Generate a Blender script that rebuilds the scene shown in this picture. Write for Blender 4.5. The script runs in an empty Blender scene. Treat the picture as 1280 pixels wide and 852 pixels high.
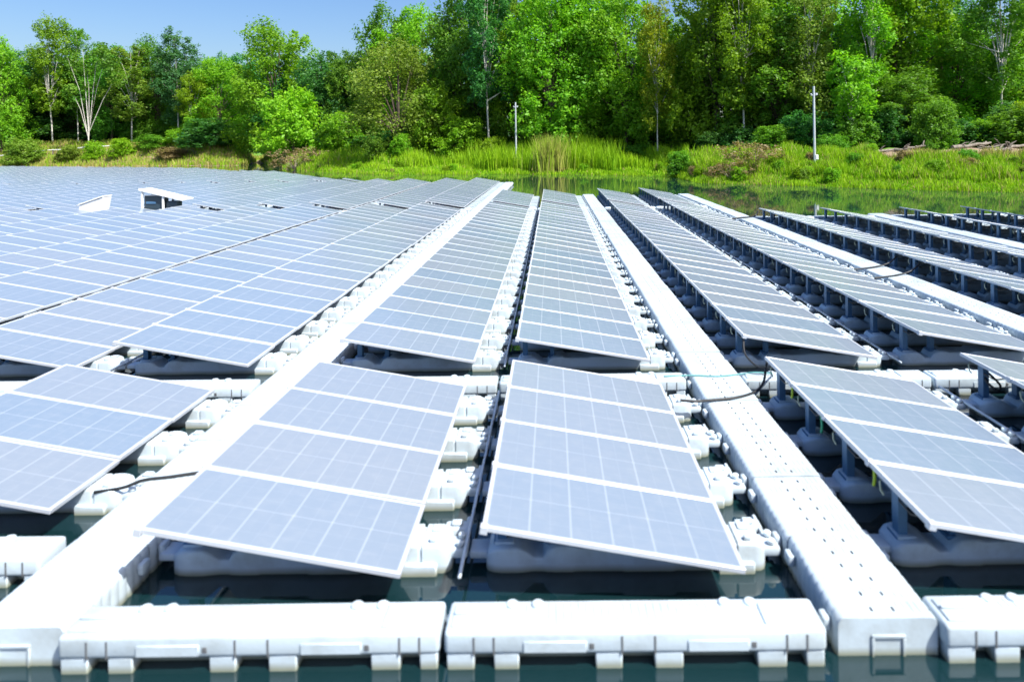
import bpy, bmesh, math, random
import numpy as np
from mathutils import Vector, Matrix

random.seed(7)
rng = np.random.default_rng(11)
S = bpy.context.scene
COL = S.collection
R = math.radians
FPX, CX, CY, ROLL, H = 870.0, 690.0, 179.0, 0.0125, 3.5


def horizon(px):
    return CY - ROLL * (px - CX)


def at(px, D):
    return (px - CX) * D / FPX


def height(px, py, D):
    return H - (py - horizon(px)) * D / FPX


def project(x, y, z):
    px = CX + FPX * x / y
    return px, horizon(px) + FPX * (H - z) / y


# ------------------------------------------------------------------ materials
def new_mat(name):
    m = bpy.data.materials.new(name)
    m.use_nodes = True
    nt = m.node_tree
    return m, nt, nt.nodes['Principled BSDF'], nt.nodes['Material Output']


def N(nt, kind, **kw):
    n = nt.nodes.new(kind)
    for k, v in kw.items():
        setattr(n, k, v)
    return n


def mix_rgb(nt, fac, a, b, blend='MIX'):
    n = N(nt, 'ShaderNodeMix', data_type='RGBA', blend_type=blend)
    for sock, v in ((n.inputs[0], fac), (n.inputs[6], a), (n.inputs[7], b)):
        if hasattr(v, 'is_linked'):
            nt.links.new(v, sock)
        elif isinstance(v, (int, float)):
            sock.default_value = v
        else:
            sock.default_value = (*v, 1)
    return n.outputs[2]


def math_n(nt, op, a, b=None, c=None):
    n = N(nt, 'ShaderNodeMath', operation=op)
    for i, v in enumerate((a, b, c)):
        if v is None:
            continue
        if hasattr(v, 'is_linked'):
            nt.links.new(v, n.inputs[i])
        else:
            n.inputs[i].default_value = v
    return n.outputs[0]


def ramp(nt, fac, lo, hi):
    n = N(nt, 'ShaderNodeMapRange')
    nt.links.new(fac, n.inputs[0])
    n.inputs[1].default_value = lo
    n.inputs[2].default_value = hi
    return n.outputs[0]


def noise(nt, vec, scale, detail=4, rough=.55):
    n = N(nt, 'ShaderNodeTexNoise')
    n.inputs['Scale'].default_value = scale
    n.inputs['Detail'].default_value = detail
    n.inputs['Roughness'].default_value = rough
    if vec is not None:
        nt.links.new(vec, n.inputs['Vector'])
    return n.outputs[0]


def bump(nt, bsdf, h, strength, dist):
    b = N(nt, 'ShaderNodeBump')
    b.inputs['Strength'].default_value = strength
    b.inputs['Distance'].default_value = dist
    nt.links.new(h, b.inputs['Height'])
    nt.links.new(b.outputs[0], bsdf.inputs['Normal'])


def plastic(name, col, dirt, rough=.42):
    m, nt, p, _ = new_mat(name)
    geo = N(nt, 'ShaderNodeNewGeometry')
    inf = N(nt, 'ShaderNodeObjectInfo')
    pos = geo.outputs['Position']
    n1 = noise(nt, pos, 2.3, 6, .65)
    n2 = noise(nt, pos, 30, 3)
    f = math_n(nt, 'MULTIPLY', ramp(nt, n1, .46, .74), .75)
    c = mix_rgb(nt, f, col, dirt)
    c = mix_rgb(nt, math_n(nt, 'MULTIPLY', ramp(nt, n2, .58, .8), .25), c, dirt)
    # algae and scum line just above the water
    sep = N(nt, 'ShaderNodeSeparateXYZ')
    nt.links.new(pos, sep.inputs[0])
    low = math_n(nt, 'ADD', sep.outputs[2], math_n(nt, 'MULTIPLY', n1, .05))
    f2 = ramp(nt, low, .085, .035)
    c = mix_rgb(nt, math_n(nt, 'MULTIPLY', f2, .75), c, (.20, .20, .09))
    h = N(nt, 'ShaderNodeHueSaturation')
    nt.links.new(c, h.inputs['Color'])
    nt.links.new(math_n(nt, 'ADD', math_n(nt, 'MULTIPLY', inf.outputs['Random'], .14), .9), h.inputs['Value'])
    nt.links.new(h.outputs[0], p.inputs['Base Color'])
    p.inputs['Roughness'].default_value = rough
    p.inputs['Specular IOR Level'].default_value = .35
    bump(nt, p, n2, .12, .01)
    return m


def flat_mat(name, col, rough=.5, metal=0., nscale=8., var=.25):
    m, nt, p, _ = new_mat(name)
    geo = N(nt, 'ShaderNodeNewGeometry')
    n1 = noise(nt, geo.outputs['Position'], nscale, 4)
    c = mix_rgb(nt, math_n(nt, 'MULTIPLY', n1, 1.), col, tuple(v * (1 - var) for v in col))
    nt.links.new(c, p.inputs['Base Color'])
    p.inputs['Roughness'].default_value = rough
    p.inputs['Metallic'].default_value = metal
    return m


def glass_mat():
    m, nt, p, _ = new_mat('solar_cells')
    uv = N(nt, 'ShaderNodeUVMap', uv_map='UVMap')
    sep = N(nt, 'ShaderNodeSeparateXYZ')
    nt.links.new(uv.outputs[0], sep.inputs[0])
    u, v = sep.outputs[0], sep.outputs[1]

    def lines(x, k, w):
        s = math_n(nt, 'FRACT', math_n(nt, 'ADD', math_n(nt, 'MULTIPLY', x, k), .5))
        d = math_n(nt, 'ABSOLUTE', math_n(nt, 'SUBTRACT', s, .5))
        return ramp(nt, d, w, w * .45)

    big = lines(u, 6, .030)
    mid = math_n(nt, 'MULTIPLY', lines(v, 2, .012), .30)
    fine = math_n(nt, 'MULTIPLY', math_n(nt, 'MAXIMUM', lines(u, 12, .020), lines(v, 6, .020)), .10)
    # small bright diamonds where the cell corners meet
    dia = math_n(nt, 'ADD',
                 math_n(nt, 'ABSOLUTE', math_n(nt, 'SUBTRACT', math_n(nt, 'FRACT', math_n(nt, 'ADD', math_n(nt, 'MULTIPLY', u, 6), .5)), .5)),
                 math_n(nt, 'ABSOLUTE', math_n(nt, 'SUBTRACT', math_n(nt, 'FRACT', math_n(nt, 'ADD', math_n(nt, 'MULTIPLY', v, 2), .5)), .5)))
    dia = math_n(nt, 'MULTIPLY', ramp(nt, dia, .075, .03), .35)
    mask = math_n(nt, 'MAXIMUM', math_n(nt, 'MAXIMUM', math_n(nt, 'MULTIPLY', big, .30), mid), math_n(nt, 'MAXIMUM', fine, dia))
    inf = N(nt, 'ShaderNodeObjectInfo')
    geo = N(nt, 'ShaderNodeNewGeometry')
    n1 = noise(nt, geo.outputs['Position'], .55, 3)
    n2 = noise(nt, geo.outputs['Position'], 9, 5)
    cell = mix_rgb(nt, n1, (.158, .219, .298), (.200, .256, .322))
    cell = mix_rgb(nt, math_n(nt, 'MULTIPLY', inf.outputs['Random'], .75), cell, (.225, .258, .300))
    cell = mix_rgb(nt, math_n(nt, 'MULTIPLY', ramp(nt, n2, .45, .8), .10), cell, (.42, .42, .42))   # dust
    c = mix_rgb(nt, mask, cell, (.50, .54, .60))
    nt.links.new(c, p.inputs['Base Color'])
    p.inputs['Roughness'].default_value = .22
    p.inputs['Specular IOR Level'].default_value = .5
    nt.links.new(math_n(nt, 'ADD', math_n(nt, 'MULTIPLY', n2, .16), .14), p.inputs['Roughness'])
    return m


def leaf_mat(name, a, b, trans=.35):
    m, nt, p, out = new_mat(name)
    at_ = N(nt, 'ShaderNodeAttribute', attribute_name='var')
    inf = N(nt, 'ShaderNodeObjectInfo')
    c = mix_rgb(nt, at_.outputs['Fac'], a, b)
    h = N(nt, 'ShaderNodeHueSaturation')
    nt.links.new(c, h.inputs['Color'])
    nt.links.new(math_n(nt, 'ADD', math_n(nt, 'MULTIPLY', inf.outputs['Random'], .03), .485), h.inputs['Hue'])
    nt.links.new(math_n(nt, 'ADD', math_n(nt, 'MULTIPLY', inf.outputs['Random'], .35), .82), h.inputs['Value'])
    nt.links.new(h.outputs[0], p.inputs['Base Color'])
    p.inputs['Roughness'].default_value = .5
    p.inputs['Specular IOR Level'].default_value = .3
    t = N(nt, 'ShaderNodeBsdfTranslucent')
    tc = mix_rgb(nt, 1., h.outputs[0], (1.25, 1.3, .55), 'MULTIPLY')
    nt.links.new(tc, t.inputs[0])
    mx = N(nt, 'ShaderNodeMixShader')
    mx.inputs[0].default_value = trans
    nt.links.new(p.outputs[0], mx.inputs[1])
    nt.links.new(t.outputs[0], mx.inputs[2])
    nt.links.new(mx.outputs[0], out.inputs[0])
    return m


def grass_mat():
    m, nt, p, out = new_mat('grass_blades')
    va = N(nt, 'ShaderNodeAttribute', attribute_name='var')
    dr = N(nt, 'ShaderNodeAttribute', attribute_name='dry')
    g = mix_rgb(nt, va.outputs['Fac'], (.170, .410, .008), (.370, .600, .014))
    d = mix_rgb(nt, va.outputs['Fac'], (.36, .27, .095), (.56, .48, .18))
    c = mix_rgb(nt, dr.outputs['Fac'], g, d)
    nt.links.new(c, p.inputs['Base Color'])
    p.inputs['Roughness'].default_value = .55
    p.inputs['Specular IOR Level'].default_value = .25
    t = N(nt, 'ShaderNodeBsdfTranslucent')
    nt.links.new(c, t.inputs[0])
    mx = N(nt, 'ShaderNodeMixShader')
    mx.inputs[0].default_value = .4
    nt.links.new(p.outputs[0], mx.inputs[1])
    nt.links.new(t.outputs[0], mx.inputs[2])
    nt.links.new(mx.outputs[0], out.inputs[0])
    return m


def bark_mat(name, a, b):
    m, nt, p, _ = new_mat(name)
    tc = N(nt, 'ShaderNodeNewGeometry')
    mp = N(nt, 'ShaderNodeMapping')
    mp.inputs['Scale'].default_value = (5, 5, 1.1)
    nt.links.new(tc.outputs['Position'], mp.inputs[0])
    n1 = noise(nt, mp.outputs[0], 1.5, 5, .65)
    nt.links.new(mix_rgb(nt, ramp(nt, n1, .35, .65), a, b), p.inputs['Base Color'])
    p.inputs['Roughness'].default_value = .8
    return m


def ground_mat():
    m, nt, p, _ = new_mat('bank_soil')
    geo = N(nt, 'ShaderNodeNewGeometry')
    pos = geo.outputs['Position']
    n1 = noise(nt, pos, .16, 5, .6)
    n2 = noise(nt, pos, 1.6, 5, .6)
    dr = N(nt, 'ShaderNodeAttribute', attribute_name='dry')
    green = mix_rgb(nt, n2, (.070, .200, .008), (.150, .300, .015))
    soil = mix_rgb(nt, n2, (.20, .145, .085), (.31, .235, .15))
    f = math_n(nt, 'ADD', dr.outputs['Fac'], math_n(nt, 'MULTIPLY', math_n(nt, 'SUBTRACT', n1, .5), 1.6))
    f = math_n(nt, 'ADD', f, math_n(nt, 'MULTIPLY', math_n(nt, 'SUBTRACT', n2, .5), .7))
    c = mix_rgb(nt, ramp(nt, f, .35, .65), green, soil)
    nt.links.new(c, p.inputs['Base Color'])
    p.inputs['Roughness'].default_value = .9
    bump(nt, p, n2, .6, .15)
    return m


def water_mat():
    m, nt, p, _ = new_mat('pond_water')
    geo = N(nt, 'ShaderNodeNewGeometry')
    mp = N(nt, 'ShaderNodeMapping')
    mp.inputs['Scale'].default_value = (1, .55, 1)
    nt.links.new(geo.outputs['Position'], mp.inputs[0])
    n1 = noise(nt, mp.outputs[0], 1.3, 3, .5)
    p.inputs['Base Color'].default_value = (.005, .022, .026, 1)
    p.inputs['Roughness'].default_value = .035
    p.inputs['IOR'].default_value = 1.7
    p.inputs['Specular IOR Level'].default_value = .5
    bump(nt, p, n1, .035, .04)
    return m


M = {}
M['plastic'] = plastic('white_float_plastic', (.535, .635, .70), (.34, .38, .38))  # blue of the shaded sides is put into this base colour
M['pin'] = plastic('white_pin_plastic', (.60, .70, .76), (.5, .52, .5), .35)
M['slot'] = flat_mat('slot_shade', (.13, .14, .15), .9)  # darkness inside slots and holes, painted as a dark colour
M['glass'] = glass_mat()
M['alu'] = flat_mat('aluminium_frame', (.53, .57, .62), .38, .15, 20, .08)
M['back'] = flat_mat('panel_backsheet', (.55, .58, .62), .6)
M['leg'] = flat_mat('galvanised_post', (.085, .195, .340), .45, .2, 12, .25)  # steel tinted blue, the blue shade under the panels painted in
M['cable'] = flat_mat('black_cable', (.018, .02, .022), .5)
M['rope'] = flat_mat('teal_rope', (.10, .33, .33), .7)
M['tag'] = flat_mat('yellow_tie', (.55, .75, .05), .5)
M['tag2'] = flat_mat('green_tie', (.05, .50, .26), .5)
M['tie'] = flat_mat('pale_tie', (.62, .68, .50), .5)
M['paint'] = flat_mat('white_paint', (.80, .82, .83), .45, 0, 6, .08)
M['cabinet'] = flat_mat('dark_cabinet', (.035, .06, .08), .4)
M['galv'] = flat_mat('pole_steel', (.62, .67, .70), .4, .3, 4, .12)
M['grass'] = grass_mat()
M['ground'] = ground_mat()
M['water'] = water_mat()
M['bark'] = bark_mat('brown_bark', (.16, .12, .085), (.07, .055, .04))
M['pale'] = bark_mat('pale_bark', (.74, .70, .62), (.48, .45, .39))
M['wood'] = bark_mat('weathered_wood', (.27, .235, .19), (.13, .11, .085))
L = {
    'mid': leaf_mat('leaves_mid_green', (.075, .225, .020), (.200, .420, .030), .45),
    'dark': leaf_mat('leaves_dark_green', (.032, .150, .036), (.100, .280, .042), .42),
    'bright': leaf_mat('leaves_bright_green', (.115, .300, .012), (.290, .530, .024), .45),
    'lime': leaf_mat('leaves_lime_green', (.165, .360, .012), (.340, .540, .022), .45),
    'olive': leaf_mat('leaves_olive_green', (.130, .250, .022), (.270, .380, .045), .4),
    'yellow': leaf_mat('leaves_yellow', (.140, .310, .014), (.440, .440, .022), .45),
    'blue': leaf_mat('leaves_bluish_green', (.050, .195, .070), (.130, .320, .110), .4),
    'brown': leaf_mat('leaves_dry_brown', (.24, .19, .085), (.42, .34, .17)),
}


# ------------------------------------------------------------------ mesh helpers
class MB:
    def __init__(self):
        self.bm = bmesh.new()
        self.uv = None

    def qbox(self, x0, x1, y0, y1, z0, z1, mi=0):
        v = [self.bm.verts.new(p) for p in ((x0, y0, z0), (x1, y0, z0), (x1, y1, z0), (x0, y1, z0), (x0, y0, z1), (x1, y0, z1), (x1, y1, z1), (x0, y1, z1))]
        for q in ((3, 2, 1, 0), (4, 5, 6, 7), (0, 1, 5, 4), (1, 2, 6, 5), (2, 3, 7, 6), (3, 0, 4, 7)):
            self.bm.faces.new([v[k] for k in q]).material_index = mi

    def _mi(self, verts, mi):
        fs = set()
        for v in verts:
            fs.update(v.link_faces)
        for f in fs:
            f.material_index = mi
        return fs

    def box(self, x0, x1, y0, y1, z0, z1, mi=0, bev=0., seg=2, mat=None):
        r = bmesh.ops.create_cube(self.bm, size=1.0)
        vs = r['verts']
        for v in vs:
            v.co = Vector(((x0 + x1) / 2 + v.co.x * (x1 - x0), (y0 + y1) / 2 + v.co.y * (y1 - y0), (z0 + z1) / 2 + v.co.z * (z1 - z0)))
        fs = self._mi(vs, mi)
        if bev:
            es = set()
            for v in vs:
                es.update(v.link_edges)
            rr = bmesh.ops.bevel(self.bm, geom=list(es), offset=bev, segments=seg, affect='EDGES', profile=.5, clamp_overlap=True)
            for f in rr['faces']:
                f.material_index = mi
            vs = list({v for f in rr['faces'] for v in f.verts})
        if mat is not None:
            bmesh.ops.transform(self.bm, matrix=mat, verts=[v for v in vs if v.is_valid])
        return vs

    def loft(self, rings, mi=0, cap=True, closed=True):
        rv = [[self.bm.verts.new(p) for p in r] for r in rings]
        n = len(rv[0])
        for a, b in zip(rv, rv[1:]):
            for i in range(n if closed else n - 1):
                j = (i + 1) % n
                f = self.bm.faces.new((a[i], a[j], b[j], b[i]))
                f.material_index = mi
        if cap:
            for r in (rv[0][::-1], rv[-1]):
                f = self.bm.faces.new(r)
                f.material_index = mi

    def tube(self, pts, rads, mi=0, n=8, cap=True):
        pts = [Vector(p) for p in pts]
        if isinstance(rads, (int, float)):
            rads = [rads] * len(pts)
        rings = []
        up = Vector((0.13, .2, 1)).normalized()
        for i, p in enumerate(pts):
            d = (pts[min(i + 1, len(pts) - 1)] - pts[max(i - 1, 0)]).normalized()
            u = up if abs(d.dot(up)) < .95 else Vector((1, 0, 0))
            a = d.cross(u).normalized()
            b = a.cross(d).normalized()
            rings.append([p + (a * math.cos(t) + b * math.sin(t)) * rads[i] for t in [2 * math.pi * k / n for k in range(n)]])
        self.loft(rings, mi, cap)

    def lathe(self, x, y, prof, mi=0, n=10):
        rings = [[(x + r * math.cos(2 * math.pi * k / n), y + r * math.sin(2 * math.pi * k / n), z) for k in range(n)] for r, z in prof]
        self.loft(rings, mi, True)

    def mesh(self, name, mats, smooth=35):
        bmesh.ops.recalc_face_normals(self.bm, faces=self.bm.faces)
        me = bpy.data.meshes.new(name)
        self.bm.to_mesh(me)
        self.bm.free()
        for m in mats:
            me.materials.append(m)
        if smooth:
            me.polygons.foreach_set('use_smooth', [True] * len(me.polygons))
            me.set_sharp_from_angle(angle=R(smooth))
        return me


def link(name, data, parent=None):
    o = bpy.data.objects.new(name, data)
    COL.objects.link(o)
    o.parent = parent
    return o


def tag(o, label=None, cat=None, group=None, kind=None):
    if label: o['label'] = label
    if cat: o['category'] = cat
    if group: o['group'] = group
    if kind: o['kind'] = kind
    return o


def quads_mesh(name, V, mats, var=None, dry=None):
    """V: (n,4,3) separate quads"""
    n = len(V)
    me = bpy.data.meshes.new(name)
    me.vertices.add(n * 4)
    me.vertices.foreach_set('co', V.reshape(-1).astype(np.float32))
    me.loops.add(n * 4)
    me.loops.foreach_set('vertex_index', np.arange(n * 4, dtype=np.int32))
    me.polygons.add(n)
    me.polygons.foreach_set('loop_start', np.arange(0, n * 4, 4, dtype=np.int32))
    me.update(calc_edges=True)
    for key, arr in (('var', var), ('dry', dry)):
        if arr is not None:
            a = me.attributes.new(key, 'FLOAT', 'POINT')
            a.data.foreach_set('value', np.repeat(arr, 4).astype(np.float32))
    for m in mats:
        me.materials.append(m)
    return me


ORD = ['zeroth', 'first', 'second', 'third', 'fourth', 'fifth', 'sixth', 'seventh', 'eighth', 'ninth', 'tenth', 'eleventh', 'twelfth',
       'thirteenth', 'fourteenth', 'fifteenth', 'sixteenth', 'seventeenth', 'eighteenth', 'nineteenth', 'twentieth']
for t, tens in ((20, 'twenty'), (30, 'thirty'), (40, 'forty'), (50, 'fifty')):
    if t > 20:
        ORD.append({30: 'thirtieth', 40: 'fortieth', 50: 'fiftieth'}[t])
    for k in range(1, 10):
        ORD.append(tens + '-' + ORD[k])

# ------------------------------------------------------------------ the solar array
PITCH, LEN, HOR = 1.010, 2.0, 1.968
ZHI, ZLO = .650, .297
TILT = math.asin((ZHI - ZLO) / LEN)
PERIOD = 5.93
ROWS = {}          # name -> x of the high edge
for k in range(-18, 5):
    ROWS[(k, 0)] = -3.14 + PERIOD * k
    ROWS[(k, 1)] = -.556 + PERIOD * k
WALK = lambda k: 2.235 + PERIOD * k     # centre of the walkway right of pair k


def row_words(r):
    n = r[0] * 2 + r[1]         # 0 = B, 1 = C, 2 = D ...
    if n == 0: return 'row right beside the plain walkway'
    if n == 1: return 'row left beside the slotted walkway'
    if n == 2: return 'row right beside the slotted walkway'
    if n > 2: return '%s row right of slotted walkway' % ORD[n - 1]
    if n == -1: return 'row left beside the plain walkway'
    return '%s row left of plain walkway' % ORD[-n]


BLOCKS = [('front block', 5.20), ('middle block', 10.25), ('far block', 35.50)]


# panel parts -------------------------------------------------------
def tilt_m():
    return Matrix.Translation((0, 0, ZHI)) @ Matrix.Rotation(TILT, 4, 'Y')


def panel_meshes():
    W = 1.002
    fw = .031
    T = tilt_m()
    b = MB()
    hy = W / 2
    b.box(0, LEN, -hy, -hy + fw, -.040, 0, 0, .004, 1, T)
    b.box(0, LEN, hy - fw, hy, -.040, 0, 0, .004, 1, T)
    b.box(0, fw, -hy + fw, hy - fw, -.040, -.0006, 0, 0, 1, T)
    b.box(LEN - fw, LEN, -hy + fw, hy - fw, -.040, -.0006, 0, 0, 1, T)
    frame = b.mesh('frame', [M['alu']])
    # glass laminate
    b = MB()
    x0, x1, y0, y1 = fw, LEN - fw, -hy + fw, hy - fw
    vs = b.box(x0, x1, y0, y1, -.009, -.003, 1, 0)
    b.bm.faces.ensure_lookup_table()
    uv = b.bm.loops.layers.uv.new('UVMap')
    for f in b.bm.faces:
        f.normal_update()
        if f.normal.z > .9:
            f.material_index = 0
        for l in f.loops:
            l[uv].uv = ((l.vert.co.x - x0) / (x1 - x0), (l.vert.co.y - y0) / (y1 - y0))
    bmesh.ops.transform(b.bm, matrix=T, verts=b.bm.verts[:])
    glass = b.mesh('glass', [M['glass'], M['back']], 0)
    # posts carrying the high side: a wide pressed post with base flange, and an inner one
    legs = []
    for x, w, d in ((.10, .055, .075), (.52, .05, .06)):
        zt = ZHI - x * math.tan(TILT) - .045
        b = MB()
        o_ = .16
        b.box(x - d / 2, x + d / 2, o_ - w, o_ - w + .012, .18, zt, 0)
        b.box(x - d / 2, x - d / 2 + .012, o_ - w + .012, o_ + w - .012, .18, zt, 0)
        b.box(x - d / 2, x + d / 2, o_ + w - .012, o_ + w, .18, zt, 0)
        b.box(x - d / 2 - .03, x + d / 2 + .03, o_ - w - .03, o_ + w + .03, .175, .205, 0)
        b.box(x - d / 2 - .02, x + d / 2 + .02, o_ - w - .10, o_ + w + .10, zt - .004, zt + .006, 0)
        legs.append(b.mesh('support_leg', [M['leg']]))
    # clamp clips seen on the upper edge
    b = MB()
    b.box(-.014, .045, -.501 - .030, -.501 + .030, -.05, .011, 0, .004, 1, T)
    clip = b.mesh('clamp', [M['alu']])
    return frame, glass, legs, clip


FRAME, GLASS, LEGS, CLIP = panel_meshes()


# float under a panel ------------------------------------------------
def float_ring(x, hw, zt, r=.05, yc=.16):
    pts = [(x, yc - hw * .92, -.14), (x, yc - hw, .02), (x, yc - hw, zt - r)]
    for k in range(1, 4):
        a = math.pi / 2 * k / 3
        pts.append((x, yc - hw + r * (1 - math.cos(a)), zt - r + r * math.sin(a)))
    pts += [(p[0], 2 * yc - p[1], p[2]) for p in pts[::-1]]
    return pts


def main_float_meshes():
    b = MB()
    st = [(-.03, .10, .10), (-.01, .14, .15), (.04, .165, .185), (.10, .175, .195), (.24, .175, .195), (.30, .165, .16), (.36, .155, .11), (.44, .155, .11), (.48, .165, .17),
          (.54, .17, .205), (.68, .17, .21), (.72, .16, .19), (1.08, .16, .19), (1.12, .17, .21), (1.50, .17, .21), (1.54, .16, .19),
          (1.80, .16, .19), (1.83, .172, .222), (1.99, .172, .226), (2.000, .172, .226), (2.005, .160, .205), (2.030, .160, .205), (2.035, .172, .224), (2.17, .172, .222), (2.215, .170, .205), (2.25, .145, .165), (2.27, .10, .12)]
    b.loft([float_ring(x, hw, z, .026) for x, hw, z in st])
    # coupling ears and the strap that ties one float to the next along the row
    for y0, y1 in ((-.055, -.002), (.322, .375)):
        b.box(1.86, 2.16, y0, y1, -.05, .085, 0, .012, 1)
    b.box(2.09, 2.15, .02, .07, .2235, .262, 0, .012, 2)
    b.box(2.325, 2.36, .26, .665, .060, .100, 0, .008, 1)
    b.box(2.14, 2.37, .44, .60, -.06, .105, 0, .03, 2)
    b.box(2.20, 2.30, .48, .56, .1055, .135, 0, .012, 1)
    b.box(2.24, 2.40, .05, .27, .075, .150, 0, .02, 2)
    b.box(2.08, 2.18, .19, .29, .2235, .240, 0, .008, 1)
    b.box(-.17, -.01, .06, .26, .07, .135, 0, .02, 2)
    b.box(.04, .20, .06, .26, .180, .206, 0, .006, 1)
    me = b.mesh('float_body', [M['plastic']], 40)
    b = MB()
    b.lathe(0, 0, [(.016, -.05), (.020, .02), (.032, .024), (.034, .048), (.024, .058), (.006, .060)])
    pin = b.mesh('coupling_pin', [M['pin']], 40)
    return me, pin


FLOAT, PIN = main_float_meshes()
PINS = [(2.335, .10, .140), (2.335, .22, .140)]


def tie_bar_mesh():
    b = MB()
    b.box(2.372, 2.398, -.344, .660, .1515, .178, 0, .006, 1)
    return b.mesh('tie_bar', [M['pin']], 40)


TIEBAR = tie_bar_mesh()


def top_grid(b, x0, x1, y0, y1, z, slots, depth=.03):
    xs = sorted({x0, x1, *[s[0] for s in slots], *[s[1] for s in slots]})
    ys = sorted({y0, y1, *[s[2] for s in slots], *[s[3] for s in slots]})
    vt = {}

    def v(x, y, zz):
        k = (x, y, zz)
        if k not in vt:
            vt[k] = b.bm.verts.new(k)
        return vt[k]
    for i in range(len(xs) - 1):
        for j in range(len(ys) - 1):
            cx, cy = (xs[i] + xs[i + 1]) / 2, (ys[j] + ys[j + 1]) / 2
            hole = any(s[0] < cx < s[1] and s[2] < cy < s[3] for s in slots)
            c = [(xs[i], ys[j]), (xs[i + 1], ys[j]), (xs[i + 1], ys[j + 1]), (xs[i], ys[j + 1])]
            if not hole:
                b.bm.faces.new([v(x, y, z) for x, y in c])
            else:
                f = b.bm.faces.new([v(x, y, z - depth) for x, y in c])
                f.material_index = 1
                for q in range(4):
                    p0, p1 = c[q], c[(q + 1) % 4]
                    f = b.bm.faces.new([v(*p0, z), v(*p0, z - depth), v(*p1, z - depth), v(*p1, z)])
                    f.material_index = 1


def walkway_mesh(slotted=True):
    """one deck float of the walkway: 0.70 wide, 1.0 long, two lines of slots, scalloped long sides"""
    b = MB()
    zt, hw, hl, r = .250, .350, .500, .055
    # body under the deck (long sides with shallow scallops)
    n = 10
    for s in (-1, 1):
        pass
    prof = [(-hw + .035, -.14), (-hw, -.02), (-hw, zt - r)]
    for k in range(1, 5):
        a = math.pi / 2 * k / 4
        prof.append((-hw + r * (1 - math.cos(a)), zt - r + r * math.sin(a)))
    prof = prof + [(-x, z) for x, z in prof[::-1]]
    ys = []
    for k in range(n):
        y = -hl + .01 + (2 * hl - .02) * k / n
        w = (2 * hl - .02) / n
        ys += [(y + .004, .008), (y + w * .22, 0), (y + w * .78, 0), (y + w - .004, .008)]
    ys = [(-hl, .012)] + ys + [(hl, .012)]
    rings = []
    for y, ins in ys:
        ring = []
        for i, (x, z) in enumerate(prof):
            side = 1 if 1 <= i <= 4 or len(prof) - 5 <= i <= len(prof) - 2 else 0
            ring.append((x - math.copysign(ins * side, x), y, z - 0))
        rings.append(ring)
    b.loft(rings)
    # remove the loft's top strip between the two upper edges, then lay the deck with real slots
    k0, k1 = -hw + r, hw - r
    kill = [f for f in b.bm.faces if all(abs(v.co.z - zt) < .012 and abs(v.co.x) > hw - r - .03 for v in f.verts) and abs(f.calc_center_median().x) < .05]
    bmesh.ops.delete(b.bm, geom=kill, context='FACES_ONLY')
    slots = []
    for i in range(6 if slotted else 0):
        yc = -hl + .09 + i * .165
        for xc in (-.075, .075):
            slots.append((xc - .009, xc + .009, yc - .024, yc + .024))
    top_grid(b, k0, k1, -hl, hl, zt, slots)
    # raised anti-slip ribs
    for xx in (-.26, -.215, -.17, -.125, -.03, .03, .125, .17, .215, .26):
        for i in range(6):
            yc = -hl + .05 + i * .165
            b.box(xx - .010, xx + .010, yc, yc + .115, zt + .0002, zt + .0028, 0)
    # side coupling ears
    for s in (-1, 1):
        for yy in (-.36, .36):
            b.box(min(s * hw, s * (hw + .055)), max(s * hw, s * (hw + .055)), yy - .06, yy + .06, .10, .19, 0, .02, 2)
    # front handle recess frame
    for yy in (-hl,):
        b.box(-.115, .115, yy - .014, yy, .118, .140, 0, .004, 1)
        b.box(-.115, -.095, yy - .014, yy, -.01, .118, 0, .004, 1)
        b.box(.095, .115, yy - .014, yy, -.01, .118, 0, .004, 1)
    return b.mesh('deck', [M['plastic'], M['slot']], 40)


WALKFLOAT, PLAINFLOAT = walkway_mesh(), walkway_mesh(False)


def cross_float_mesh():
    """a 2.55 m cross float: ribbed deck, stepped front, feet with dark recesses between"""
    b = MB()
    X = 2.55
    zt, hd = .250, .165
    b.box(0, X, -hd, hd, .095, zt, 0, .030, 3)
    b.box(.03, X - .03, -hd + .125, hd - .125, -.14, .098, 0)            # set back core
    px = X / 477.
    for a, c in ((3, 37), (62, 93), (189, 222), (263, 298), (391, 427), (452, 474)):
        for s in (-1, 1):
            y0, y1 = sorted((s * (hd - .010), s * (hd - .130)))
            b.box(a * px, c * px, y0, y1, -.14, .100, 0, .008, 1)
    for a, c in ((93, 189), (298, 391)):                                    # raised panels on the long faces
        for s in (-1, 1):
            y0, y1 = sorted((s * (hd - .004), s * (hd + .010)))
            b.box(a * px + .03, c * px - .06, y0, y1, .112, .188, 0, .006, 1)
            y0, y1 = sorted((s * (hd - .004), s * (hd + .004)))
            b.box(c * px - .045, c * px - .010, y0, y1, .130, .170, 1, .004, 1)  # dark pad stands in for a hole, its shade painted on
    for a in (37, 62, 222, 263, 427, 452):
        for s in (-1, 1):
            y0, y1 = sorted((s * (hd - .004), s * (hd + .003)))
            b.box(a * px - .006, a * px + .006, y0, y1, .10, .215, 1)
    # deck ribs
    k = .50
    while k < X - .45:
        b.box(k - .012, k + .012, -hd + .05, hd - .05, zt - .004, zt + .0045, 0, .003, 1)
        k += .052
    # raised ends and caps
    for x0, x1 in ((.04, .40), (X - .40, X - .04)):
        b.box(x0, x1, -hd + .04, hd - .06, zt - .01, zt + .016, 0, .012, 2)
    for x in (.44, .62, X - .62, X - .44):
        b.lathe(x, hd - .06, [(.045, zt - .01), (.045, zt + .012), (.036, zt + .020), (.01, zt + .021)])
    b.box(.05, .30, -.02, .012, zt + .0165, zt + .030, 0, .005, 1)
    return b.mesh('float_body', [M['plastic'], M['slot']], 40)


CROSS = cross_float_mesh()


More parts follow.
